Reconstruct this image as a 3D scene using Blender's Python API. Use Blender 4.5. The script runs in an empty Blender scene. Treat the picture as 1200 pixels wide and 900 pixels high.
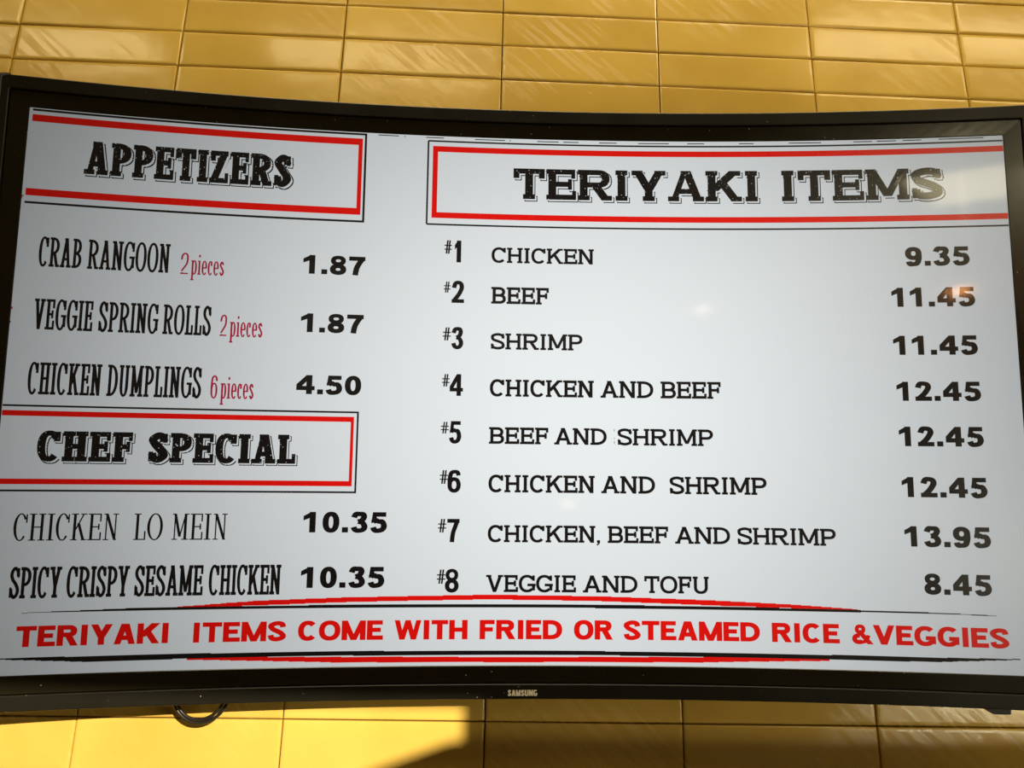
import bpy, math, random
from mathutils import Matrix, Vector
random.seed(7)
C = bpy.context.scene.collection
sc = bpy.context.scene
BASE = 2.2                                   # height of the screen's centre above the floor

# ------------------------------------------------------------------ camera
ROLL = -0.013527                             # the screen hangs a touch crooked on the level wall
G = Matrix(((math.cos(ROLL), 0, math.sin(ROLL)), (0, 1, 0), (-math.sin(ROLL), 0, math.cos(ROLL))))
LIFT = Matrix.Translation((0, 0, BASE))
def rodrigues(r):
    v = Vector(r); return Matrix.Rotation(v.length, 3, v.normalized())
RC = rodrigues((0.247364, -0.010253, -0.039492))
cam_d = bpy.data.cameras.new('camera'); cam = bpy.data.objects.new('camera', cam_d); C.objects.link(cam)
cam_d.sensor_width = 36; cam_d.lens = 36*839.024/1200; cam_d.clip_start = 0.02
r_, f_, u_ = RC.col[0], RC.col[1], RC.col[2]
M = Matrix((r_, u_, -f_)).transposed().to_4x4()
M.translation = (-0.049374, -0.868759, -0.210917)
cam.matrix_world = LIFT @ G.to_4x4() @ M
sc.camera = cam

# ------------------------------------------------------------------ world, sun, large lights, exposure
w = bpy.data.worlds.new('world'); sc.world = w; w.use_nodes = True
bg = w.node_tree.nodes['Background']; bg.inputs[0].default_value = (1.0, 0.86, 0.62, 1); bg.inputs[1].default_value = 0.35
SUN_X, SUN_Z = -.47, .325                    # the late sun slants in from the right
sd = bpy.data.lights.new('sun', 'SUN'); sd.energy = 8.0; sd.angle = math.radians(0.35); sd.color = (1, 0.9, 0.68)
so = bpy.data.objects.new('sun', sd); C.objects.link(so)
so.rotation_euler = Vector((SUN_X, 1, -SUN_Z)).to_track_quat('-Z', 'Y').to_euler()
def area(name, loc, target, sx, sy, power, col):
    d = bpy.data.lights.new(name, 'AREA'); d.shape = 'RECTANGLE'; d.size = sx; d.size_y = sy; d.energy = power; d.color = col
    o = bpy.data.objects.new(name, d); C.objects.link(o); o.location = loc
    o.rotation_euler = (Vector(target)-Vector(loc)).to_track_quat('-Z', 'Y').to_euler()
    return o
area('ceiling_panel_light', (0.2, -0.42, 3.85), (0.2, 0.0, 2.7), 2.4, 0.35, 31, (1.0, 0.87, 0.60))
area('shopfront_light', (1.42, -2.66, BASE+.85), (0.6, 0, BASE+.25), 0.9, 0.14, 7.5, (1.0, 0.86, 0.52))
area('low_fill_light', (1.65, -1.2, BASE-.555), (.3, .1, BASE-.42), 0.9, 0.03, 10, (1.0, 0.90, 0.62))  # added unseen strip, brightens the low tiles above the shading board
for x_, y_, s_ in ((-.50, -1.45, .9), (-1.72, -1.45, .6), (1.75, -1.2, 1.2)): area('tile_sheen_light', (x_, y_, 3.97), (x_, y_, 0), s_, .20, 4.5*s_, (1.0, 0.80, 0.42))  # unseen lights added to lay sheen patches on the upper tiles
for p_, e_, c_ in (((1.37, -2.60, BASE+.38), 1.4, (1, .40, .12)), ((.69, -2.60, BASE+.34), .35, (1, .7, .45)), ((.30, -2.60, BASE-.61), .25, (1, .75, .4))):
    pd = bpy.data.lights.new('lamp_bulb', 'POINT'); pd.energy = e_; pd.color = c_; pd.shadow_soft_size = .02
    po = bpy.data.objects.new('lamp_bulb', pd); C.objects.link(po); po.location = p_
vs = sc.view_settings; vs.view_transform = 'Standard'; vs.look = 'None'; vs.gamma = 1; vs.use_curve_mapping = False
vs.exposure = 0.0

# ------------------------------------------------------------------ helpers
def obj(name, verts, faces, mats, parent=None, fmats=None, smooth=False, uvs=None):
    me = bpy.data.meshes.new(name); me.from_pydata(verts, [], faces)
    for m in (mats if isinstance(mats, (list, tuple)) else [mats]): me.materials.append(m)
    if fmats: me.polygons.foreach_set('material_index', fmats)
    if smooth: me.polygons.foreach_set('use_smooth', [True]*len(faces))
    if uvs:
        uv = me.uv_layers.new(name='screen')
        for l in me.loops: uv.data[l.index].uv = uvs[l.vertex_index]
    me.update()
    o = bpy.data.objects.new(name, me); C.objects.link(o)
    if parent: o.parent = parent
    return o
def tag(o, label=None, cat=None, group=None, kind=None):
    if label: o['label'] = label
    if cat: o['category'] = cat
    if group: o['group'] = group
    if kind: o['kind'] = kind
    return o
def box(v, f, x0, y0, z0, x1, y1, z1):
    n = len(v)
    v += [(x0,y0,z0),(x1,y0,z0),(x1,y1,z0),(x0,y1,z0),(x0,y0,z1),(x1,y0,z1),(x1,y1,z1),(x0,y1,z1)]
    f += [tuple(n+i for i in q) for q in ((0,3,2,1),(4,5,6,7),(0,1,5,4),(1,2,6,5),(2,3,7,6),(3,0,4,7))]
def tube(v, f, pts, r, n=10, cap=True):
    pts = [Vector(p) for p in pts]; b = len(v); up = Vector((0, 1, 0.02))
    for i, p in enumerate(pts):
        t = (pts[min(i+1, len(pts)-1)]-pts[max(i-1, 0)]).normalized(); a = t.cross(up).normalized(); c = t.cross(a)
        for k in range(n):
            q = 2*math.pi*k/n; v.append(tuple(p+a*r*math.cos(q)+c*r*math.sin(q)))
    for i in range(len(pts)-1):
        for k in range(n):
            f.append((b+i*n+k, b+i*n+(k+1) % n, b+(i+1)*n+(k+1) % n, b+(i+1)*n+k))
    if cap:
        f.append(tuple(b+k for k in range(n))); f.append(tuple(b+(len(pts)-1)*n+k for k in reversed(range(n))))

# ------------------------------------------------------------------ materials
def mat(name, col, rough=.5, spec=.5, coat=0, emis=None, es=0, metal=0):
    m = bpy.data.materials.new(name); m.use_nodes = True; b = m.node_tree.nodes['Principled BSDF']
    b.inputs['Base Color'].default_value = (*col, 1); b.inputs['Roughness'].default_value = rough
    b.inputs['Specular IOR Level'].default_value = spec; b.inputs['Coat Weight'].default_value = coat; b.inputs['Metallic'].default_value = metal
    if emis: b.inputs['Emission Color'].default_value = (*emis, 1); b.inputs['Emission Strength'].default_value = es
    return m
def nd(nt, typ, **kw):
    n = nt.nodes.new(typ)
    for k, val in kw.items():
        if k.startswith('i_'): n.inputs[k[2:].replace('_', ' ')].default_value = val
        else: setattr(n, k, val)
    return n
def math_(nt, op, a, b=None, clamp=False):
    n = nt.nodes.new('ShaderNodeMath'); n.operation = op; n.use_clamp = clamp
    for i, x in enumerate((a, b)):
        if x is None: continue
        if isinstance(x, (int, float)): n.inputs[i].default_value = x
        else: nt.links.new(x, n.inputs[i])
    return n.outputs[0]

def tile_material():
    m = mat('glazed_yellow_tile', (.56, .36, .10), .22, .6); nt = m.node_tree; b = nt.nodes['Principled BSDF']; L = nt.links.new
    geo = nd(nt, 'ShaderNodeNewGeometry'); oi = nd(nt, 'ShaderNodeObjectInfo')
    n1 = nd(nt, 'ShaderNodeTexNoise', i_Scale=7.0, i_Detail=3.0); L(geo.outputs['Position'], n1.inputs['Vector'])
    cr = nd(nt, 'ShaderNodeValToRGB'); cr.color_ramp.elements[0].position = .3; cr.color_ramp.elements[1].position = .72
    cr.color_ramp.elements[0].color = (.54, .34, .06, 1); cr.color_ramp.elements[1].color = (.67, .44, .09, 1)
    mx = math_(nt, 'ADD', math_(nt, 'MULTIPLY', n1.outputs[0], .7), math_(nt, 'MULTIPLY', oi.outputs['Random'], .3))
    L(mx, cr.inputs[0]); L(cr.outputs[0], b.inputs['Base Color'])
    # wiped grease streaks: they change only how sharply the glaze shines
    mp = nd(nt, 'ShaderNodeMapping'); mp.inputs['Scale'].default_value = (7, 7, 110)
    m0 = nd(nt, 'ShaderNodeMapping'); m0.inputs['Rotation'].default_value = (0, -.75, 0); L(geo.outputs['Position'], m0.inputs[0]); L(m0.outputs[0], mp.inputs[0])
    n2 = nd(nt, 'ShaderNodeTexNoise', i_Scale=1.0, i_Detail=4.0); L(mp.outputs[0], n2.inputs['Vector'])
    n3 = nd(nt, 'ShaderNodeTexNoise', i_Scale=5.0, i_Detail=2.0); L(geo.outputs['Position'], n3.inputs['Vector'])
    st = math_(nt, 'MULTIPLY', math_(nt, 'MULTIPLY', math_(nt, 'SUBTRACT', n2.outputs[0], .46, True), 9.0, True), math_(nt, 'MULTIPLY', math_(nt, 'SUBTRACT', n3.outputs[0], .42, True), 5.0, True))
    rr = math_(nt, 'ADD', math_(nt, 'MULTIPLY', st, .24), .13); L(rr, b.inputs['Roughness'])
    bp = nd(nt, 'ShaderNodeBump', i_Strength=.25, i_Distance=.0015); n4 = nd(nt, 'ShaderNodeTexNoise', i_Scale=22.0, i_Detail=3.0)
    L(geo.outputs['Position'], n4.inputs['Vector']); L(n4.outputs[0], bp.inputs['Height']); L(bp.outputs[0], b.inputs['Normal'])
    return m
def black_plastic(name, col, rough, dust=True):
    m = mat(name, col, rough, .32); nt = m.node_tree; b = nt.nodes['Principled BSDF']; L = nt.links.new
    tc = nd(nt, 'ShaderNodeTexCoord')
    vo = nd(nt, 'ShaderNodeTexVoronoi', i_Scale=95.0); L(tc.outputs['Object'], vo.inputs['Vector'])
    sp = nd(nt, 'ShaderNodeSeparateColor'); L(vo.outputs['Color'], sp.inputs[0])
    speck = math_(nt, 'MULTIPLY', math_(nt, 'LESS_THAN', vo.outputs['Distance'], .05), math_(nt, 'GREATER_THAN', sp.outputs[0], .55))
    mixc = nd(nt, 'ShaderNodeMix', data_type='RGBA'); L(speck, mixc.inputs['Factor'])
    mixc.inputs['A'].default_value = (*col, 1); mixc.inputs['B'].default_value = (.45, .40, .28, 1)
    L(mixc.outputs['Result'], b.inputs['Base Color'])
    ns = nd(nt, 'ShaderNodeTexNoise', i_Scale=14.0, i_Detail=5.0); L(tc.outputs['Object'], ns.inputs['Vector'])
    L(math_(nt, 'ADD', math_(nt, 'MULTIPLY', ns.outputs[0], .25), rough-.12), b.inputs['Roughness'])
    return m
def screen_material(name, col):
    """a lit pixel colour of the display; viewing-angle dimming is painted into its emission towards the ends"""
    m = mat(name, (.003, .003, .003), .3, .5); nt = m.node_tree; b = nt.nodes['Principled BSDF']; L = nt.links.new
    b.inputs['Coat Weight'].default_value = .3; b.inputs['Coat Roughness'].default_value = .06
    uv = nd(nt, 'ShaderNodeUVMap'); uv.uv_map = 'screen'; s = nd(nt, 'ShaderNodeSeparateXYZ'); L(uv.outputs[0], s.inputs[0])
    dx = math_(nt, 'DIVIDE', math_(nt, 'SUBTRACT', s.outputs[0], VIEW_DIM['u0']), VIEW_DIM['su'])
    dy = math_(nt, 'DIVIDE', math_(nt, 'SUBTRACT', s.outputs[1], VIEW_DIM['v0']), VIEW_DIM['sv'])
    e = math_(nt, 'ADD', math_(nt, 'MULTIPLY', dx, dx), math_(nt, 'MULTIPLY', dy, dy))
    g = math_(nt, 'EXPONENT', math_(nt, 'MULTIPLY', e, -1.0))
    g = math_(nt, 'ADD', math_(nt, 'MULTIPLY', g, 1-VIEW_DIM['floor']), VIEW_DIM['floor'])
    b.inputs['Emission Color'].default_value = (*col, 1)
    L(math_(nt, 'MULTIPLY', g, VIEW_DIM['gain']), b.inputs['Emission Strength'])
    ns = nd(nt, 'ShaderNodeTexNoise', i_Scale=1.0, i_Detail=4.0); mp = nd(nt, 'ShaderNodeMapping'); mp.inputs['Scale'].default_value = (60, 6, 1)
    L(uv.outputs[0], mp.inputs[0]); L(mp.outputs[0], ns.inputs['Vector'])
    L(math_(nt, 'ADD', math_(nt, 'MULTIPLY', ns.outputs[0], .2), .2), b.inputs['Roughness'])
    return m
VIEW_DIM = dict(u0=.06, v0=-.02, su=.52, sv=.50, floor=.0, gain=.88)   # painted viewing-angle dimming, in screen widths from the middle
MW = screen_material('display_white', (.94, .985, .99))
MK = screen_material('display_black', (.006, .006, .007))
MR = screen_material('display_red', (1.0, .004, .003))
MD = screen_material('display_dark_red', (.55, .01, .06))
M_TILE = tile_material()
M_GROUT = mat('brown_grout', (.06, .03, .01), .9)
M_RIM = black_plastic('frame_black_plastic', (.008, .007, .004), .36)
M_BEZ = black_plastic('bezel_black_gloss', (.010, .0085, .004), .22)
M_BACK = mat('housing_black', (.012, .011, .009), .5)
M_LOGO = mat('logo_silver', (.95, .86, .66), .5)
M_CABLE = mat('cable_rubber', (.012, .010, .008), .35)
M_PLASTER = mat('brown_plaster', (.20, .15, .09), .9)
M_FLOOR = mat('dark_floor', (.06, .045, .03), .6)
M_SHADE = mat('shade_board_dark', (.03, .025, .02), .45)

# ------------------------------------------------------------------ the setting
A, B, X0, Z0, YW = .249464, .0617703, -1.035641, .648907+BASE, .100022
XL, XR, YR, ZT = -2.6, 2.6, -2.7, 4.0
def struct(name, v, f, m): return tag(obj(name, v, f, m), kind='structure')
v, f = [], []; box(v, f, XL, YW+.008, 0, XR, YW+.2, ZT); wall = struct('wall_back', v, f, M_GROUT)
v, f = [], []; box(v, f, XL, YR, -.1, XR, YW+.2, 0); struct('floor', v, f, M_FLOOR)
v, f = [], []; box(v, f, XL, YR, ZT, XR, YW+.2, ZT+.1); struct('ceiling', v, f, M_PLASTER)
v, f = [], []; box(v, f, XL-.1, YR, 0, XL, YW+.2, ZT); struct('wall_left', v, f, M_PLASTER)
v, f = [], []; box(v, f, XR, YR, 0, XR+.1, YW+.2, ZT); struct('wall_right', v, f, M_PLASTER)
# unseen front wall: its raked opening is shaped to cut out the sun patch
def hole(x, z): return (x-(YW-YR)*SUN_X, z+(YW-YR)*SUN_Z)
TOPCUT = BASE-.378; xr = -.056; za = BASE-.4236
openp = [hole(-2.0, BASE-1.08), hole(-.570, BASE-.592), hole(-.078, za), hole(xr, za), hole(xr, TOPCUT), hole(-2.0, TOPCUT)]
outer = [(XL, 0), (XR, 0), (XR, ZT), (XL, ZT)]
v, f = [], []
for y in (YR, YR-.02):
    v += [(x, y, z) for x, z in outer] + [(x, y, z) for x, z in openp]
ring = [(0, 1, 7, 6, 5, 4), (1, 2, 8, 7), (2, 3, 9, 8), (3, 0, 4, 9)]
for q in ring: f.append(tuple(q)); f.append(tuple(10+i for i in reversed(q)))
for i in range(6): f.append((4+i, 4+(i+1) % 6, 14+(i+1) % 6, 14+i))
struct('wall_front_sun_mask', v, f, M_PLASTER)

# tiles: one mesh shared by all, cushion-edged, laid in straight stacks
def tile_mesh():
    hw, hh = A/2-.0007, B/2-.0007
    lv = [(0, 0), (0, -.0064), (.0006, -.0075), (.0022, -.0081), (.0050, -.0083)]   # inset, depth towards the room
    v = []; f = []
    for ins, y in lv:
        v += [(-hw+ins, y, -hh+ins), (hw-ins, y, -hh+ins), (hw-ins, y, hh-ins), (-hw+ins, y, hh-ins)]
    for k in range(len(lv)-1):
        for i in range(4): f.append((4*k+i, 4*k+(i+1) % 4, 4*k+4+(i+1) % 4, 4*k+4+i))
    n = 4*(len(lv)-1); f.append((n, n+1, n+2, n+3))
    return v, f
tv_, tf_ = tile_mesh()
t0 = None
def tile_at(i, j): return (X0+A*(i+.5), YW+.0083, Z0-B*(j+.5))
for j in range(-4, 21):
    for i in range(-1, 10):
        if t0 is None: o = t0 = obj('tile', tv_, tf_, M_TILE, wall)
        else: o = bpy.data.objects.new('tile', t0.data); C.objects.link(o); o.parent = wall
        o.location = tile_at(i, j)
        o.location.y += random.uniform(-.0004, .0004)
        o.rotation_euler = (random.gauss(0, .004), random.gauss(0, .0006), random.gauss(0, .0025))
v, f = [], []
for j in range(-18, 34):
    for i in range(-6, 14):
        if -1 <= i < 10 and -4 <= j < 21: continue
        x, y, z = tile_at(i, j)
        if abs(x) > XR-.12 or z > ZT-.03 or z < .03: continue
        n = len(v); v += [(a+x, b+y, c+z) for a, b, c in tv_]; f += [tuple(n+k for k in q) for q in tf_]
tag(obj('tile', v, f, M_TILE, wall), kind='stuff')
# ------------------------------------------------------------------ lettering: strokes built as polygons, cap height 1
class Pen:
    """draws one letter into P; sx / sy are the stem and bar weights, e / st the serif reach and thickness"""
    def __init__(s, sx, sy, e=0., st=0., thin=None, sup=2.0):
        s.sx, s.sy, s.e, s.st, s.sup = sx, sy, e, st, sup; s.thin = thin if thin else sx; s.P = []
    def rect(s, x0, y0, x1, y1): s.P.append([(x0, y0), (x1, y0), (x1, y1), (x0, y1)])
    def diag(s, x0, y0, x1, y1, t=None):
        t = t or s.sx; h = t*math.hypot(x1-x0, y1-y0)/abs(y1-y0)/2
        s.P.append([(x0-h, y0), (x0+h, y0), (x1+h, y1), (x1-h, y1)])
    def arc(s, cx, cy, rx, ry, a0, a1, sx=None, sy=None):
        sx = sx or s.sx; sy = sy or s.sy; n = max(4, int(abs(a1-a0)/12)); p = 2/s.sup
        def pt(a, X, Y):
            c, d = math.cos(a), math.sin(a)
            return (cx+X*math.copysign(abs(c)**p, c), cy+Y*math.copysign(abs(d)**p, d))
        for k in range(n):
            a, b = math.radians(a0+(a1-a0)*k/n), math.radians(a0+(a1-a0)*(k+1)/n)
            ix, iy = max(rx-sx, .001), max(ry-sy, .001)
            s.P.append([pt(a, rx, ry), pt(b, rx, ry), pt(b, ix, iy), pt(a, ix, iy)])
    def spl(s, pts, sx=None, sy=None):
        """smooth stroke through the points with an elliptical pen"""
        sx = sx or s.sx; sy = sy or s.sy; q = []
        P = [pts[0]]+list(pts)+[pts[-1]]
        for i in range(1, len(P)-2):
            for k in range(6):
                t = k/6; c = []
                for d in (0, 1):
                    a, b, c2, d2 = P[i-1][d], P[i][d], P[i+1][d], P[i+2][d]
                    c.append(.5*(2*b+(c2-a)*t+(2*a-5*b+4*c2-d2)*t*t+(3*b-a-3*c2+d2)*t**3))
                q.append(c)
        q.append(list(pts[-1])); L = []; R = []
        for i in range(len(q)):
            a, b = q[max(i-1, 0)], q[min(i+1, len(q)-1)]
            tx, ty = (b[0]-a[0])/sx, (b[1]-a[1])/sy; l = math.hypot(tx, ty) or 1; nx, ny = -ty/l*sx/2, tx/l*sy/2
            L.append((q[i][0]+nx, q[i][1]+ny)); R.append((q[i][0]-nx, q[i][1]-ny))
        for i in range(len(q)-1): s.P.append([L[i], L[i+1], R[i+1], R[i]])
    def stem(s, x, y0=0, y1=1, t=None, tl=1, tr=1, bl=1, br=1):
        t = t or s.sx; s.rect(x-t/2, y0, x+t/2, y1)
        if s.e:
            if tl or tr: s.rect(x-t/2-s.e*tl, y1-s.st, x+t/2+s.e*tr, y1)
            if bl or br: s.rect(x-t/2-s.e*bl, y0, x+t/2+s.e*br, y0+s.st)
    def foot(s, x, y, t=None, l=1, r=1):          # serif across the end of a diagonal; y 0 or 1
        if not s.e: return
        t = t or s.sx; e = s.e*.8
        s.rect(x-t/2-e*l, y if y < .5 else y-s.st, x+t/2+e*r, y+s.st if y < .5 else y)
    def bowl(s, x0, x1, y0, y1):
        rx = min((x1-x0)*.92, max((y1-y0)*.62, s.sx*1.3)); c = (y0+y1)/2
        s.rect(x0, y0, x1-rx, y0+s.sy); s.rect(x0, y1-s.sy, x1-rx, y1)
        s.arc(x1-rx, c, rx, (y1-y0)/2, -90, 90)

def letter(ch, w, g):
    sx, sy, e, st = g.sx, g.sy, g.e, g.st; m = e+sx/2; h = sx/2; tb = g.thin; slab = e > 0
    ov = .015
    def terminal(x, y0, y1):                      # vertical end of an arm in the slab faces
        if slab: g.rect(x-max(tb*.5, sx*.5) if sx > .2 else x-max(tb*.75, sx*.55), y0, x, y1)
    if ch == 'A':
        if sx > .2 and slab: tb = sx*.72
        k = h*1.15; d = sx*.12 if not slab else (sx*.1 if sx > .2 else 0)
        g.diag(k+e*.6, 0, w/2-d, 1, tb); g.diag(w-k-e*.6, 0, w/2+d, 1, sx)
        yb = .2 if not slab else .24; g.rect(w*.2+e*.4, yb, w*.8-e*.4, yb+sy)
        if slab:
            g.foot(k+e*.6, 0); g.foot(w-k-e*.6, 0); g.rect(w/2-h-e*.55, 1-st, w/2+h, 1)
    elif ch in 'BPRD':
        x = m if slab else h
        g.stem(x, tr=0, br=(1 if ch in 'PR' else 0))
        if ch == 'B': g.bowl(x, w*.95, .5-sy*.5, 1); g.bowl(x, w, 0, .5+sy*.5)
        elif ch == 'D': g.bowl(x, w, 0, 1)
        elif ch == 'P': g.bowl(x, w, .38, 1)
        else:
            g.bowl(x, w*.94, .42, 1); xe = w-h*1.1-e*.5
            g.diag(xe, 0, w*.5, .42+sy*.6); g.foot(xe, 0, l=.3)
    elif ch in 'CG':
        g.arc(w/2, .5, w/2, .5+ov, 42 if not slab else 35, 318)
        if slab: g.rect(w-max(tb*.8, sx*.5)-w*.04, .66, w-w*.04, .98)
        if ch == 'G':
            g.rect(w-sx-w*.02, .1, w-w*.02, .5 if not slab else .46); g.rect(w*.52, .5-sy*.95, w-w*.02 if not slab else w+e*.2, .5)
    elif ch in 'EF':
        x = m if slab else h
        g.stem(x, tr=0, br=(1 if ch == 'F' else 0)); g.rect(x, 1-sy, w*.97, 1)
        g.rect(x, .5-sy*.45, w*.86, .5+sy*.55)
        terminal(w*.97, .7, 1); terminal(w*.86, .5-sy*.45-.09, .5+sy*.55+.09)
        if ch == 'E': g.rect(x, 0, w, sy); terminal(w, 0, .3)
    elif ch == 'H':
        x = m if slab else h; g.stem(x); g.stem(w-x); g.rect(x, .5-sy/2, w-x, .5+sy/2)
    elif ch == 'I': g.stem(w/2)
    elif ch == 'K':
        x = m if slab else h; g.stem(x, br=.8)
        xt = w-h*1.3-e*.6; xb = w-h*1.1-e*.5
        g.diag(x+h*.2, .34, xt, 1, tb); g.diag(xb, 0, x+(xt-x)*.42, .64, sx); g.foot(xt, 1); g.foot(xb, 0, l=.5)
    elif ch == 'L':
        x = m if slab else h; g.stem(x, br=0); g.rect(x, 0, w, sy); terminal(w, 0, .34)
    elif ch == 'M':
        x = m if slab else h; g.stem(x, tr=0, t=(tb if tb < sx*.8 else None)); g.stem(w-x, tl=0)
        t = sx if tb < sx*.8 else sx*.92
        g.diag(w/2, .12 if slab else 0, x, 1, t); g.diag(w/2, .12 if slab else 0, w-x, 1, min(tb, t))
    elif ch == 'N':
        x = m if slab else h; t = tb if tb < sx*.8 else sx
        g.stem(x, tr=0, t=t); g.stem(w-x, bl=0, br=0, t=t); g.diag(w-x, 0, x, 1, sx)
    elif ch == 'O': g.arc(w/2, .5, w/2, .5+ov, 0, 360)
    elif ch == 'S':
        if sx > .2 and slab: sx, sy = sx*1.05, sy*1.35; g.sx, g.sy = sx, sy; h = sx/2
        a, b = h*1.02, sy/2
        g.spl([(w-a*1.1, .70), (w-a*1.5, .86), (w/2, 1-b+ov), (a*1.6, .93-b*.8), (a*1.05, .745), (a*1.8, .60), (w/2, .50+.01),
               (w-a*1.8, .405), (w-a, .265), (w-a*1.5, .08+b*.7), (w/2, b-ov), (a*1.5, .14), (a*1.05, .31)])
        if slab:
            q = max(tb*.6, sx*.42); g.rect(w-q*1.2-w*.02, .66, w-w*.02-q*.2, .97); g.rect(q*.2, .03, q*1.2, .36)
    elif ch == 'T':
        g.stem(w/2, tl=0, tr=0); g.rect(0, 1-sy, w, 1)
        if slab: q = max(tb*.75, sx*.5); g.rect(0, .68, q, 1); g.rect(w-q, .68, w, 1)
    elif ch == 'U':
        x = m if slab else h; g.rect(x-h, .36, x+h, 1); g.rect(w-x-h, .36, w-x+h, 1); g.arc(w/2, .36, w/2-x+h, .36+ov, 180, 360)
        g.foot(x, 1, r=.8); g.foot(w-x, 1, l=.8)
    elif ch == 'V':
        k = h*1.15+e*.6; g.diag(w/2, 0, k, 1); g.diag(w/2, 0, w-k, 1, tb); g.foot(k, 1); g.foot(w-k, 1)
    elif ch == 'W':
        t = sx*.88; k = t*.56
        g.diag(w*.29, 0, k, 1, t); g.diag(w*.29, 0, w*.5, 1, t); g.diag(w*.71, 0, w*.5, 1, t); g.diag(w*.71, 0, w-k, 1, t)
    elif ch == 'Y':
        k = h*1.2+e*.6; g.stem(w/2, y1=.46, tl=0, tr=0); g.diag(w/2, .36, k, 1); g.diag(w/2, .36, w-k, 1, tb); g.foot(k, 1); g.foot(w-k, 1)
    elif ch == 'Z':
        g.rect(w*.03, 1-sy, w*.96, 1); g.rect(0, 0, w, sy); g.diag(h*1.2, sy*.4, w-h*1.25, 1-sy*.4)
        if slab: terminal(w, 0, .32); q = max(tb*.7, sx*.5); g.rect(w*.03, .68, w*.03+q, 1)
    elif ch == '&':
        g.arc(w*.42, .76, w*.27, .25, 0, 360, sx*.68, sy*.8)
        g.diag(w*.93, 0, w*.32, .72, sx*.8); g.arc(w*.36, .27, w*.36, .28, 80, 325, sx*.85, sy)
        g.spl([(w*.55, .10), (w*.72, .2), (w*.84, .46)], sx*.7, sy*.8)
    elif ch == '#':
        for q in (.36, .66): g.diag(w*(q-.08), 0, w*(q+.08), 1)
        for q in (.33, .62): g.rect(0, q-sy/2, w, q+sy/2)
    elif ch == ',': g.rect(w*.2, 0, w*.2+sx, .16); g.diag(w*.2+h*.2, -.14, w*.2+sx*.75, .02, sx*.5)
    elif ch == '.': g.rect(0, 0, w, .26)
    elif ch == '1':
        g.rect(w-sx, 0, w, 1); t = sx*.55
        g.P.append([(0, .58), (w-sx*.8, .72), (w-sx*.3, 1), (w-sx*.75, 1)]); g.P.append([(0, .58), (0, .80), (w-sx*.75, 1), (w-sx*.8, .72)])
    elif ch == '0': g.arc(w/2, .5, w/2, .5+ov, 0, 360)
    elif ch == '2':
        a, b = h*1.0, sy/2
        g.spl([(a*.95, .68), (a*1.6, .88), (w/2, 1-b+ov), (w-a*1.5, .93-b*.6), (w-a*1.1, .70), (w-a*1.8, .50), (w*.5, .33), (a*1.3, .14)])
        g.rect(0, 0, w, sy); g.P.append([(0, 0), (sx, 0), (sx*1.5, sy*1.6), (sx*.3, sy)])
    elif ch == '3':
        a, b = h*1.0, sy/2
        g.spl([(a*.95, .73), (a*1.6, .90), (w/2, 1-b+ov), (w-a*1.6, .95-b*.5), (w-a*1.25, .76), (w-a*1.9, .60), (w*.42, .53)])
        g.spl([(w*.42, .53), (w-a*1.7, .47), (w-a, .29), (w-a*1.5, .09+b*.5), (w/2, b-ov), (a*1.5, .12), (a*.9, .27)])
    elif ch == '4':
        g.rect(w-sx*1.45, 0, w-sx*.45, 1); g.rect(0, .2, w, .2+sy); t = sx*.8
        g.P.append([(0, .2+sy*.5), (0, .2+sy*1.35), (w-sx*1.45, 1), (w-sx*.9, 1)]); g.P.append([(0, .2+sy*.5), (sx*.7, .2+sy*.6), (w-sx*1.2, .74), (w-sx*.9, 1)])
    elif ch == '5':
        g.rect(w*.14, 1-sy, w*.94, 1); g.P.append([(w*.05, .46), (w*.05+sx*.8, .5), (w*.14+sx*.75, 1), (w*.14, 1)])
        a, b = h*1.0, sy/2
        g.spl([(w*.05+sx*.3, .50), (w*.33, .60), (w/2+a*.1, .65-b), (w-a*1.6, .60-b*.6), (w-a, .33), (w-a*1.5, .10+b*.5), (w/2, b-ov), (a*1.5, .11), (a*.9, .26)])
    elif ch in '69':
        n = len(g.P); g.arc(w/2, .335, w/2, .35, 0, 360)
        a, b = h, sy/2; g.spl([(a, .36), (a*1.05, .62), (a*1.7, .90-b*.3), (w/2+a*.15, 1-b+ov), (w-a*1.5, .90), (w-a*1.1, .76)], sx, sy)
        if ch == '9': g.P[n:] = [[(w-x, 1-y) for x, y in p] for p in g.P[n:]]
    elif ch == '7':
        g.rect(0, 1-sy, w, 1); g.spl([(w-h*1.05, 1-sy*.6), (w*.66, .68), (w*.48, .38), (w*.40, 0)], sx*.98, sy)
    elif ch == '8':
        g.arc(w/2, .745, w*.46, .27, 0, 360, sx*.85, sy*.88); g.arc(w/2, .28, w/2, .295, 0, 360)
    elif ch == 'p':
        g.rect(e, -.28, e+sx, .68); g.rect(0, -.28, e*2+sx, -.28+st); g.rect(0, .68-st, e+sx, .68); g.arc(w*.56, .34, w*.44, .35, -180, 180)
    elif ch == 'i':
        g.rect(w/2-h, 0, w/2+h, .68); g.rect(w/2-h-e, .68-st, w/2, .68); g.rect(w/2-h-e, 0, w/2+h+e, st); g.rect(w/2-h, .84, w/2+h, .96)
    elif ch == 'e': g.arc(w/2, .34, w/2, .35, 0, 318); g.rect(sx*.5, .34-sy/2, w-sx*.2, .34+sy/2)
    elif ch == 'c': g.arc(w/2, .34, w/2, .35, 40, 318); g.rect(w-sx*1.3, .45, w-sx*.3, .66)
    elif ch == 's':
        a, b = h*1.02, sy/2
        g.spl([(w-a*1.2, .52), (w/2, .69-b), (a, .52), (w/2, .36), (w-a, .18), (w/2, b-.01), (a*1.1, .16)])
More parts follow.
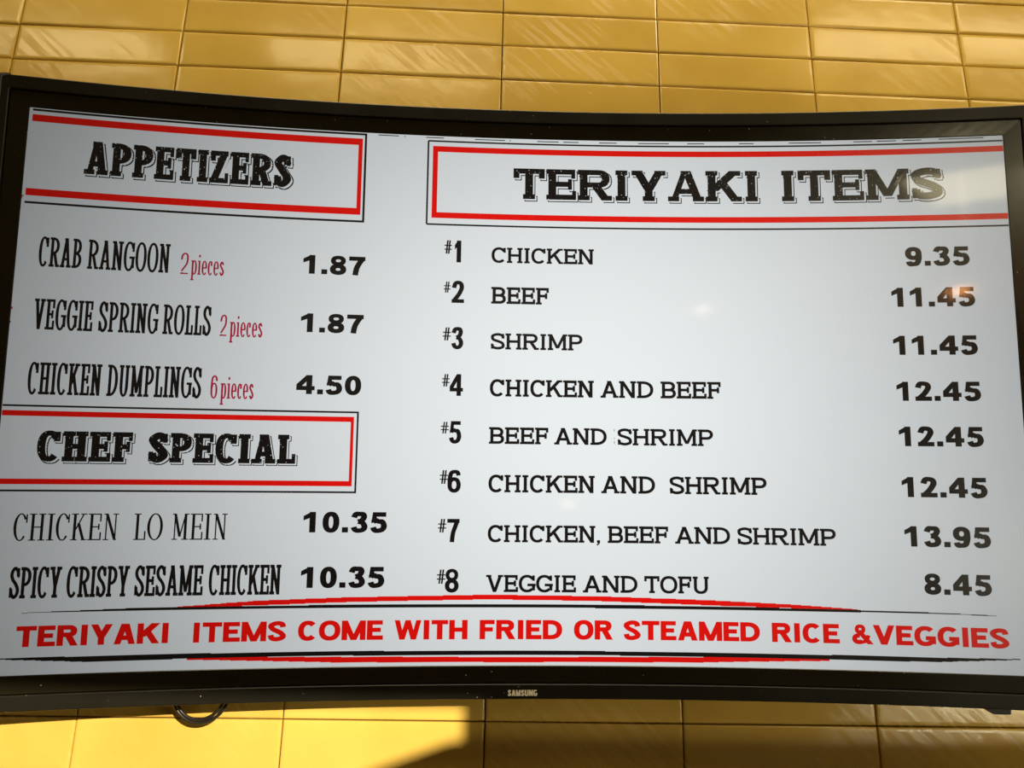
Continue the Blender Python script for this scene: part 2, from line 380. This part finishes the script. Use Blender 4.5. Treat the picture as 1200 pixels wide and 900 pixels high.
WIDTH = dict(I=.46, M=1.15, W=1.35, A=1.02, K=1.0, N=.98, H=.96, G=.98, C=.9, O=1.0, E=.84, F=.80, L=.76, S=.82, P=.86, B=.88, T=.88, Y=.98, V=1.0,
             D=.94, R=.96, U=.96, Z=.84, i=.36, p=.62, e=.56, c=.52, s=.50)
SANSW = dict(I=.40, A=.98, E=.76, T=.86, R=.92, F=.74, M=1.12, W=1.40, S=.84, L=.7)
SERIFW = dict(I=.5, M=1.2, E=.9, N=1.08, K=1.02, H=1.06)
STYLE = {  # sx, sy, serif reach, serif thickness, thin weight, superellipse, gap
    'sans':  (.30, .225, 0, 0, None, 2.25, .06), 'slab': (.19, .165, .08, .13, None, 2.2, .035), 'slabc': (.088, .085, .035, .085, None, 2.2, .022),
    'slabb': (.10, .105, .035, .105, None, 2.2, .012),
    'slabr': (.08, .065, .035, .06, None, 2.2, .03), 'serif': (.10, .045, .075, .04, .05, 2.0, .045), 'head': (.25, .17, .065, .16, None, 2.3, .05),
    'headn': (.205, .16, .05, .15, None, 2.3, .05), 'num':   (.20, .17, 0, 0, None, 2.2, .06), 'hash': (.12, .085, 0, 0, None, 2, 0), 'logo': (.25, .19, 0, 0, None, 2.6, .05)}
def word(text, style, width, height):
    """polygons of a word that fills width x height, lower left at 0,0; weights stay true to the height"""
    sx, sy, e, st, th, sup, gap = STYLE[style]; asp = width/height
    def nat(c):
        if c == '.': return .30
        if c == '1' and style == 'sans': return .62
        if c == '4' and style == 'sans': return .95
        if c in '0123456789': return .86
        if c == ',': return .28
        if style in ('sans', 'logo') and c in SANSW: return SANSW[c]
        if style == 'serif' and c in SERIFW: return SERIFW[c]
        return WIDTH.get(c, .9)
    fix = sum(nat(c) for c in text if c == '.' and style == 'sans')
    gaps = gap*(len(text)-1)
    if text[0] in '0123456789' and style == 'sans': gap = .13; gaps = gap*(len(text)-1)+.2*text.count('1')
    k = (asp-gaps-fix)/max(sum(nat(c) for c in text)-fix, .01); x = 0; out = []
    for c in text:
        cw = nat(c)*(1 if c == '.' and style == 'sans' else k)
        g = Pen(sx, sy, e, st, th, sup)
        letter(c, cw, g); out += [[((px+x)*height, py*height) for px, py in p] for p in g.P]; x += cw+gap+(.2 if c == '1' and style == 'sans' else 0)
    return out
# ------------------------------------------------------------------ the curved television
R, TILT = 3.819711, .131399
def at(s, t, off=0.):
    """a point of the screen: s along the arc, t upwards, off in front of the glass; all in millimetres"""
    a = s/1000/R; o = off/1000; return ((R-o)*math.sin(a), -R+(R-o)*math.cos(a), t/1000)
tv = bpy.data.objects.new('television', None); C.objects.link(tv)
tv.matrix_world = LIFT @ G.to_4x4() @ Matrix.Rotation(TILT, 4, 'X')
tag(tv, 'large curved black menu screen listing appetizers, chef special and teriyaki items', 'television')
def loop(hx, hy, off, rad=4, nx=60, ny=10):
    pts = []; r = rad
    for k in range(nx+1): pts.append((-hx+r+(2*hx-2*r)*k/nx, -hy))
    for k in range(1, 4): a = math.radians(-90+90*k/4); pts.append((hx-r+r*math.cos(a), -hy+r+r*math.sin(a)))
    for k in range(ny+1): pts.append((hx, -hy+r+(2*hy-2*r)*k/ny))
    for k in range(1, 4): a = math.radians(90*k/4); pts.append((hx-r+r*math.cos(a), hy-r+r*math.sin(a)))
    for k in range(nx+1): pts.append((hx-r-(2*hx-2*r)*k/nx, hy))
    for k in range(1, 4): a = math.radians(90+90*k/4); pts.append((-hx+r+r*math.cos(a), hy-r+r*math.sin(a)))
    for k in range(ny+1): pts.append((-hx, hy-r-(2*hy-2*r)*k/ny))
    for k in range(1, 4): a = math.radians(180+90*k/4); pts.append((-hx+r+r*math.cos(a), -hy+r+r*math.sin(a)))
    return [at(s, t, off) for s, t in pts]
def sweep(name, prof, m, parent, close=False):
    v, f = [], []; n = 0
    for p in prof: q = loop(*p); n = len(q); v += q
    for k in range(len(prof)-1):
        for i in range(n): f.append((k*n+i, k*n+(i+1) % n, (k+1)*n+(i+1) % n, (k+1)*n+i))
    if close: f.append(tuple((len(prof)-1)*n+i for i in range(n)))
    return obj(name, v, f, m, parent)
def curved(name, s0, s1, t0, t1, off, m, parent, nx=120, ny=2):
    v, f, uv = [], [], []
    for j in range(ny+1):
        for i in range(nx+1):
            s, t = s0+(s1-s0)*i/nx, t0+(t1-t0)*j/ny; v.append(at(s, t, off)); uv.append((s/1210, t/1210))
    for j in range(ny):
        for i in range(nx): q = j*(nx+1)+i; f.append((q, q+1, q+nx+2, q+nx+1))
    return obj(name, v, f, m, parent, uvs=uv, smooth=True)
sweep('frame', [(637, 368.3, -12, 5), (637, 368.3, 1.6, 5), (636.6, 367.9, 2.6, 5), (635.6, 367, 3, 5), (628.8, 351.8, 3, 3), (628, 351, 2.2, 3), (627.8, 350.8, -3, 3)], M_RIM, tv)
sweep('bezel', [(626.9, 350.1, -3, 2), (626.9, 350.1, .6, 2), (626.2, 349.4, 1.3, 2), (625.4, 348.8, 1.3, 2), (605.6, 330.9, .9, 1), (604.8, 330.0, -.2, 1)], M_BEZ, tv)
sweep('housing', [(634, 365.5, -6, 5), (632, 363, -14, 8), (600, 335, -20, 20), (590, 325, -20, 5)], M_BACK, tv)
curved('back_panel', -596, 596, -331, 331, -20, M_BACK, tv)
v, f = [], []; box(v, f, -.2, .022, -.14, .2, .052, .14); box(v, f, -.03, .05, -.12, .03, .085, .12)
tag(obj('wall_mount', v, f, M_BACK, tv))
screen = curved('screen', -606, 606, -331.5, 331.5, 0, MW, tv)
screen['label'] = 'lit white display glass'

class Ink:
    """flat shapes shown on the display, each at a hair's height in front of the glass"""
    def __init__(s): s.v, s.f, s.m, s.uv = [], [], [], []
    def poly(s, pts, mi=0, off=.3):
        a = sum(pts[i][0]*pts[(i+1) % len(pts)][1]-pts[(i+1) % len(pts)][0]*pts[i][1] for i in range(len(pts)))
        if abs(a) < 1e-9: return
        if a < 0: pts = pts[::-1]
        n = len(s.v); s.v += [at(x, y, off) for x, y in pts]; s.uv += [(x/1210, y/1210) for x, y in pts]
        s.f.append(tuple(range(n, n+len(pts)))); s.m.append(mi)
    def bar(s, x0, y0, x1, y1, mi=0, off=.3):
        n = max(1, int((x1-x0)/15))
        for k in range(n):
            a, b = x0+(x1-x0)*k/n, x0+(x1-x0)*(k+1)/n; s.poly([(a, y0), (b, y0), (b, y1), (a, y1)], mi, off)
    def done(s, name, mats, label=None, parent=None):
        o = obj(name, s.v, s.f, mats, parent or screen, fmats=s.m, uvs=s.uv)
        if label: o['label'] = label
        return o

def heading(name_label, words):
    k = Ink(); rnd = random.Random(len(name_label))
    for (txt, x0, x1, y0, y1) in words:
        h = y1-y0; P = word(txt, 'headn' if txt == 'APPETIZERS' else 'head', x1-x0, h); dx, dy, t = h*.062, -h*.062, h*.028
        def grown(p, g):                                # push each corner outwards from the letter stroke
            cx = sum(q[0] for q in p)/len(p); cy = sum(q[1] for q in p)/len(p)
            return [(x+g*(1 if x > cx else -1), y+g*(1 if y > cy else -1)) for x, y in p]
        for p in P:
            k.poly([(x+x0+dx, y+y0+dy) for x, y in grown(p, t*.5)], 0, .2)
            k.poly([(x+x0+dx, y+y0+dy) for x, y in grown(p, -t*.55)], 1, .32)
            k.poly([(x+x0+dx*.5, y+y0+dy*.5) for x, y in grown(p, -t*.1)], 1, .32)
            k.poly([(x+x0, y+y0) for x, y in p], 0, .45)
        for _ in range(int((x1-x0)*h/58)):              # worn specks of the stencilled face
            cx, cy = rnd.uniform(x0, x1), y0+h*(rnd.random()**(1 if rnd.random() < .5 else .4)); r = rnd.uniform(.2, .75)*(1.5 if rnd.random() < .1 else 1)
            k.poly([(cx+r*rnd.uniform(.4, 1)*math.cos(a), cy+r*rnd.uniform(.4, 1)*math.sin(a)) for a in (0, 1.2, 2.5, 3.8, 5)], 1, .6)
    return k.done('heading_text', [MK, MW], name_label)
def banner(x0, y0, x1, y1, rx0, ry0, rx1, ry1, th, left, right, label, kt=2.2):
    k = Ink()
    k.bar(x0, y1-kt/2, x1, y1+kt/2); k.bar(x0, y0-kt/2, x1, y0+kt/2)
    k.bar(rx0, ry1-th, rx1, ry1, 1); k.bar(rx0, ry0, rx1, ry0+th, 1)
    if left: k.poly([(x0-kt/2, y0), (x0+kt/2, y0), (x0+kt/2, y1), (x0-kt/2, y1)]); k.poly([(rx0, ry0+th), (rx0+th*.86, ry0+th), (rx0+th*.86, ry1-th), (rx0, ry1-th)], 1)
    if right: k.poly([(x1-kt/2, y0-kt/2), (x1+kt/2, y0-kt/2), (x1+kt/2, y1+kt/2), (x1-kt/2, y1+kt/2)]); k.poly([(rx1-th*.6, ry0+th), (rx1, ry0+th), (rx1, ry1-th), (rx1-th*.6, ry1-th)], 1)
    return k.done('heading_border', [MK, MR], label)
banner(-601.3, 212.0, -206.6, 327.6, -601.2, 220.6, -210.4, 321.8, 8.7, 0, 1, 'black and red border around APPETIZERS', 2.7)
banner(-604.4, -127.1, -204.5, -30.1, -604.4, -119.9, -209, -35.7, 6.2, 0, 1, 'black and red border around CHEF SPECIAL')
banner(-126.8, 212.0, 604.4, 323.2, -120.8, 220.5, 604.4, 316.5, 7.6, 1, 0, 'black and red border around TERIYAKI ITEMS')
def swoosh(label, kp, rtop, rbot):
    """tapering lines drawn in pixel steps"""
    k = Ink()
    def ip(P, x):
        for (a, ya), (b, yb) in zip(P, P[1:]):
            if a <= x <= b: return ya+(yb-ya)*(x-a)/(b-a)
        return None
    q = .62
    for P0, P1, mi, off in ((rbot, rtop, 1, .28), (kp[0], kp[1], 0, .34)):
        x = P0[0][0]
        while x < P0[-1][0]-1:
            a, b = ip(P0, x+1), ip(P1, x+1)
            if a is not None and b is not None:
                a, b = round(a/q)*q, round(b/q)*q
                if b > a: k.bar(x, a, min(x+6, P0[-1][0]), b, mi, off)
            x += 6
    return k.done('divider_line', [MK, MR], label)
swoosh('black line under a thin red arc above the red sentence',
       ([(-566, -263.2), (-520, -263.0), (-455, -262.8), (-314, -262.8), (-12, -262.9), (296, -263.8), (476, -262.8), (560, -263.4)],
        [(-566, -262.6), (-520, -261.6), (-455, -260.0), (-314, -259.6), (-12, -258.9), (296, -260.0), (476, -261.2), (560, -262.8)]),
       [(-414, -260), (-314, -253.6), (-216, -250.8), (-43, -248.0), (91, -249.2), (235, -252.7), (317, -255.6), (403, -260)],
       [(-414, -261), (-314, -259.2), (-216, -256.4), (-43, -253.6), (91, -255.0), (235, -258.8), (317, -260), (403, -261)])
swoosh('thick black line over a thin red arc below the red sentence',
       ([(-584, -312.6), (-499, -318.0), (-311, -317.5), (-12, -318.2), (295, -318.6), (441, -318.6), (490, -318.0), (583, -312.2)],
        [(-584, -311.4), (-499, -311.6), (-311, -312.4), (-12, -313.2), (295, -313.8), (441, -313.0), (490, -313.0), (583, -311.4)]),
       [(-388, -317), (-311, -317.6), (-214, -319.0), (-12, -320.8), (202, -319.2), (295, -318), (367, -318)],
       [(-388, -319), (-311, -322.0), (-214, -325.6), (-12, -326.6), (202, -325.6), (295, -322.6), (367, -320.4)])
DASH = [(-191, -165), (-158, -156.5), (-130, -107), (-67, -28), (-22, -20.5), (14, 42), (48, 68), (95, 118), (146, 186), (210, 232), (277, 296), (341, 382), (423, 446), (452, 476), (484, 507), (528, 582)]
for i, (a, b) in enumerate(DASH):
    k = Ink(); y = 327.9-.9*math.sin((a+200)/700*math.pi); k.bar(a, y-.6, b, y+.6); k.done('border_dash', [MK, MD])
for a, b, y0, y1 in ((-605.6, -604.2, 216, 221), (-604.6, -602.6, 219, 220), (-605.4, -603.4, 82, 85), (-605.6, -604.0, 66, 68)):
    k = Ink(); k.bar(a, y0, b, y1, 1 if y1 > 220.5 or y0 == 82 else 0); k.done('pixel_mark', [MK, MD])
for y0, y1 in ((-49.5, -46.5), (-58.5, -57), (-65, -61)): k = Ink(); k.bar(112.3, y0, 113, y1); k.done('pixel_mark', [MK, MD])
TX=[
('head', 'APPETIZERS', 'k', -540.2, -296.8, 252.3, 294.8),
('slabc', 'CRAB', 'k', -581.8, -533.3, 134.9, 171.2),
('slabc', 'RANGOON', 'k', -528.6, -434.4, 135.3, 171.0),
('slabr', '2', 'r', -422.9, -414.0, 134.6, 161.0),
('slabr', 'pieces', 'r', -411.0, -372.1, 134.6, 160.6),
('slabc', 'VEGGIE', 'k', -581.3, -515.7, 59.7, 95.7),
('slabc', 'SPRING', 'k', -511.4, -442.9, 59.7, 96.2),
('slabc', 'ROLLS', 'k', -439.5, -382.2, 59.6, 96.4),
('slabr', '2', 'r', -373.0, -365.1, 59.9, 85.9),
('slabr', 'pieces', 'r', -361.6, -322.9, 59.5, 86.0),
('slabc', 'CHICKEN', 'k', -581.5, -500.9, -16.5, 20.6),
('slabc', 'DUMPLINGS', 'k', -496.7, -389.1, -16.9, 20.8),
('slabr', '6', 'r', -379.7, -371.8, -16.3, 11.2),
('slabr', 'pieces', 'r', -368.4, -329.6, -16.4, 10.8),
('sans', '1.87', 'k', -278.1, -202.0, 142.0, 166.0),
('sans', '1.87', 'k', -277.8, -201.6, 68.1, 91.7),
('sans', '4.50', 'k', -279.7, -201.7, -8.7, 14.7),
('head', 'CHEF', 'k', -564.9, -462.4, -93.9, -58.8),
('head', 'SPECIAL', 'k', -445.9, -276.0, -93.4, -58.7),
('serif', 'CHICKEN', 'k', -581.9, -471.4, -183.0, -152.9),
('serif', 'LO', 'k', -455.2, -423.5, -183.5, -153.2),
('serif', 'MEIN', 'k', -414.1, -351.0, -183.3, -153.1),
('slabc', 'SPICY', 'k', -581.6, -526.5, -246.4, -212.4),
('slabc', 'CRISPY', 'k', -523.0, -454.8, -246.8, -212.5),
('slabc', 'SESAME', 'k', -451.1, -373.9, -247.2, -212.4),
('slabc', 'CHICKEN', 'k', -369.6, -285.9, -247.3, -212.3),
('sans', '10.35', 'k', -264.2, -165.2, -174.9, -150.6),
('sans', '10.35', 'k', -264.4, -166.3, -239.6, -215.3),
('slab', 'CHICKEN', 'k', -43.4, 87.8, 163.8, 183.9),
('slab', 'BEEF', 'k', -43.1, 30.6, 110.5, 132.2),
('slab', 'SHRIMP', 'k', -42.9, 73.0, 52.1, 72.6),
('slab', 'CHICKEN', 'k', -43.2, 87.3, -7.6, 13.9),
('slab', 'AND', 'k', 95.5, 161.9, -7.1, 14.0),
('slab', 'BEEF', 'k', 170.9, 246.6, -7.1, 14.3),
('slab', 'BEEF', 'k', -43.4, 30.8, -65.6, -45.2),
('slab', 'AND', 'k', 37.7, 103.1, -65.6, -45.1),
('slab', 'SHRIMP', 'k', 116.5, 235.2, -67.8, -46.6),
('slab', 'CHICKEN', 'k', -43.2, 88.1, -125.0, -103.8),
('slab', 'AND', 'k', 96.1, 162.6, -125.6, -104.2),
('slab', 'SHRIMP', 'k', 180.4, 299.4, -126.1, -104.9),
('slab', 'CHICKEN,', 'k', -43.2, 95.2, -185.2, -164.8),
('slab', 'BEEF', 'k', 103.6, 178.4, -185.7, -165.0),
('slab', 'AND', 'k', 186.2, 253.3, -185.8, -165.4),
('slab', 'SHRIMP', 'k', 262.1, 380.3, -186.0, -165.7),
('slab', 'VEGGIE', 'k', -44.4, 64.9, -244.7, -224.3),
('slab', 'AND', 'k', 73.2, 139.7, -245.0, -224.8),
('slab', 'TOFU', 'k', 148.0, 226.6, -245.0, -224.7),
('sans', '9.35', 'k', 479.3, 556.1, 162.1, 186.3),
('sans', '11.45', 'k', 460.2, 559.4, 109.8, 134.2),
('sans', '11.45', 'k', 459.3, 558.9, 48.9, 73.0),
('sans', '12.45', 'k', 460.5, 559.1, -8.4, 15.3),
('sans', '12.45', 'k', 460.5, 558.8, -64.2, -40.2),
('sans', '12.45', 'k', 460.7, 559.2, -125.8, -101.6),
('sans', '13.95', 'k', 461.0, 559.4, -184.7, -160.5),
('sans', '8.45', 'k', 480.7, 556.9, -240.4, -216.3),
('head', 'TERIYAKI', 'k', -16.4, 302.0, 248.8, 290.0),
('head', 'ITEMS', 'k', 327.0, 530.1, 249.2, 290.4),
('sans', 'TERIYAKI', 'R', -569.6, -408.6, -299.8, -277.2),
('sans', 'ITEMS', 'R', -384.2, -278.4, -300.2, -277.6),
('sans', 'COME', 'R', -264.9, -166.0, -300.2, -277.5),
('sans', 'WITH', 'R', -152.9, -65.7, -299.8, -277.2),
('sans', 'FRIED', 'R', -51.3, 48.2, -299.6, -277.0),
('sans', 'OR', 'R', 62.3, 109.2, -299.5, -277.2),
('sans', 'STEAMED', 'R', 122.1, 286.1, -299.9, -277.8),
('sans', 'RICE', 'R', 300.3, 380.0, -300.5, -278.1),
('sans', '&VEGGIES', 'R', 394.4, 572.3, -300.3, -277.8),
('slab', '#', 'k', -103.3, -94.0, 173.9, 191.5),
('num', '1', 'k', -90.2, -82.1, 162.9, 191.5),
('slab', '#', 'k', -103.2, -94.6, 123.3, 137.6),
('num', '2', 'k', -93.0, -77.3, 110.4, 138.7),
('slab', '#', 'k', -103.0, -93.0, 62.1, 78.8),
('num', '3', 'k', -92.2, -77.3, 51.5, 79.1),
('slab', '#', 'k', -102.8, -93.3, 4.0, 19.6),
('num', '4', 'k', -93.1, -76.6, -7.5, 19.8),
('slab', '#', 'k', -103.0, -93.1, -54.4, -40.0),
('num', '5', 'k', -92.6, -77.6, -66.3, -38.9),
('slab', '#', 'k', -102.9, -92.9, -115.9, -99.3),
('num', '6', 'k', -93.4, -77.1, -126.2, -99.2),
('slab', '#', 'k', -103.7, -93.7, -174.5, -158.2),
('num', '7', 'k', -92.6, -77.7, -186.0, -158.1),
('slab', '#', 'k', -103.7, -93.5, -235.2, -218.5),
('num', '8', 'k', -94.0, -77.4, -245.2, -218.0),
]
heading('heading reading APPETIZERS', [('APPETIZERS', -540.2, -297.5, 252.3, 294.0)])
heading('heading reading CHEF SPECIAL', [('CHEF', -564.9, -462.4, -93.6, -58.8), ('SPECIAL', -445.9, -277.0, -93.6, -58.7)])
heading('heading reading TERIYAKI ITEMS', [('TERIYAKI', -16.4, 302.0, 249.0, 290.0), ('ITEMS', 327.0, 529.5, 249.0, 290.0)])
MATS = dict(k=MK, R=MR, r=MD)
LINES = []                                            # words that sit side by side on the menu form one line of text
for t in TX:
    style, txt, c, x0, x1, y0, y1 = t
    if style == 'head': continue
    L = next((l for l in LINES if l[0][2] == c and 0 < x0-l[-1][4] < 22 and ((abs(l[0][5]-y0) < 3.2 and l[0][0] == style and l[0][1] != '#') or (style == 'num' and l[0][1] == '#' and abs(l[0][6]-y1) < 3))), None)
    if L: L.append(t)
    else: LINES.append([t])
for L in LINES:
    k = Ink(); lo = sum(t[5] for t in L)/len(L); hi = max(t[6] for t in L)
    for style, txt, c, x0, x1, y0, y1 in L:
        if style in ('slab', 'slabc', 'sans', 'serif') and txt != '#': y0, y1 = lo, sum(t[6] for t in L)/len(L)
        st = 'hash' if txt == '#' else ('slabb' if style == 'slabc' and y0 < -200 else style)
        if style == 'slabc': x0, x1 = x0+.7, x1-1.3
        for p in word(txt, st, x1-x0, y1-y0): k.poly([(x+x0, y+y0) for x, y in p])
    st, c = L[0][0], L[0][2]
    name = 'price_text' if (st == 'sans' and c == 'k') else 'item_number' if st in ('num',) or L[0][1] == '#' else 'menu_text'
    txt = ' '.join(t[1] for t in L).replace('# ', '#')
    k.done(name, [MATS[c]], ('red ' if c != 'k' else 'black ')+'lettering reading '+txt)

# maker's name on the lower rim
k = Ink()
for p in word('SAMSUNG', 'logo', 35.2, 7.0): k.poly([(x-16.8, y-364.4) for x, y in p], 0, 3.25)
o = obj('logo_lettering', k.v, k.f, M_LOGO, tv, uvs=k.uv); o['label'] = 'small silver maker name on the lower rim'
# infrared sensor foot below the right end of the rim
v, f = [], []; sec = [(542, -367.5), (569, -367.5), (568.6, -373.4), (566, -374.2), (549, -374.2), (545, -372)]
for off in (1, -9): v += [at(s, t, off) for s, t in sec]
f += [tuple(range(5, -1, -1)), tuple(range(6, 12))]+[(i, (i+1) % 6, 6+(i+1) % 6, 6+i) for i in range(6)]
obj('sensor', v, f, M_BACK, tv)

# ------------------------------------------------------------------ cable hanging behind the lower left of the screen
v, f = [], []
cx, cz = -.378, BASE-.362
for dr, dy in ((0, 0), (.0042, .003)):
    pts = []
    for q in range(25):
        a = math.pi+math.pi*q/24; pts.append((cx+(.0305+dr)*math.cos(a), .066+dy, cz+(.034+dr)*math.sin(a)))
    pts = [(pts[0][0], .066+dy, cz+.07)]+pts+[(pts[-1][0], .066+dy, cz+.07)]
    tube(v, f, pts, .0019)
cable = obj('cable', v, f, M_CABLE, smooth=True)
tag(cable, 'black cable drooping in a loop below the lower left of the menu screen', 'cable')

# ------------------------------------------------------------------ neighbouring screen, its top corner peeping out behind the left end
t2 = bpy.data.objects.new('television', None); C.objects.link(t2); t2.location = (-1.335, .01, BASE+.01)
tag(t2, 'dark neighbouring television whose top right corner shows at the left edge', 'television')
def slab_(name, x0, z0, x1, z1, y0, y1, m):
    c = .006; v = []
    for y, i in ((y1, 0), (y0+c, 0), (y0, c)):
        v += [(x0+i, y, z0+i), (x1-i, y, z0+i), (x1-i, y, z1-i), (x0+i, y, z1-i)]
    f = [(3, 2, 1, 0), (8, 9, 10, 11)]+[(4*k+i, 4*k+(i+1) % 4, 4*k+4+(i+1) % 4, 4*k+4+i) for k in (0, 1) for i in range(4)]
    return obj(name, v, f, m, t2)
slab_('frame', -.637, -.368, .637, .406, -.03, .02, M_RIM)
slab_('screen', -.61, -.34, .61, .355, -.0315, -.029, M_BEZ)
v, f = [], []; box(v, f, -.1, .02, -.1, .1, .085, .1); obj('wall_mount', v, f, M_BACK, t2)

# ------------------------------------------------------------------ board added out of view below, only to shade the lowest tiles
v, f = [], []; zs = Z0-B*17.9; box(v, f, -.05, YW-.40, zs-.03, 2.2, YW-.001, zs)
tag(obj('shade_board', v, f, M_SHADE), 'dark board added under the menu screen to shade the lowest tiles', 'shade_board')
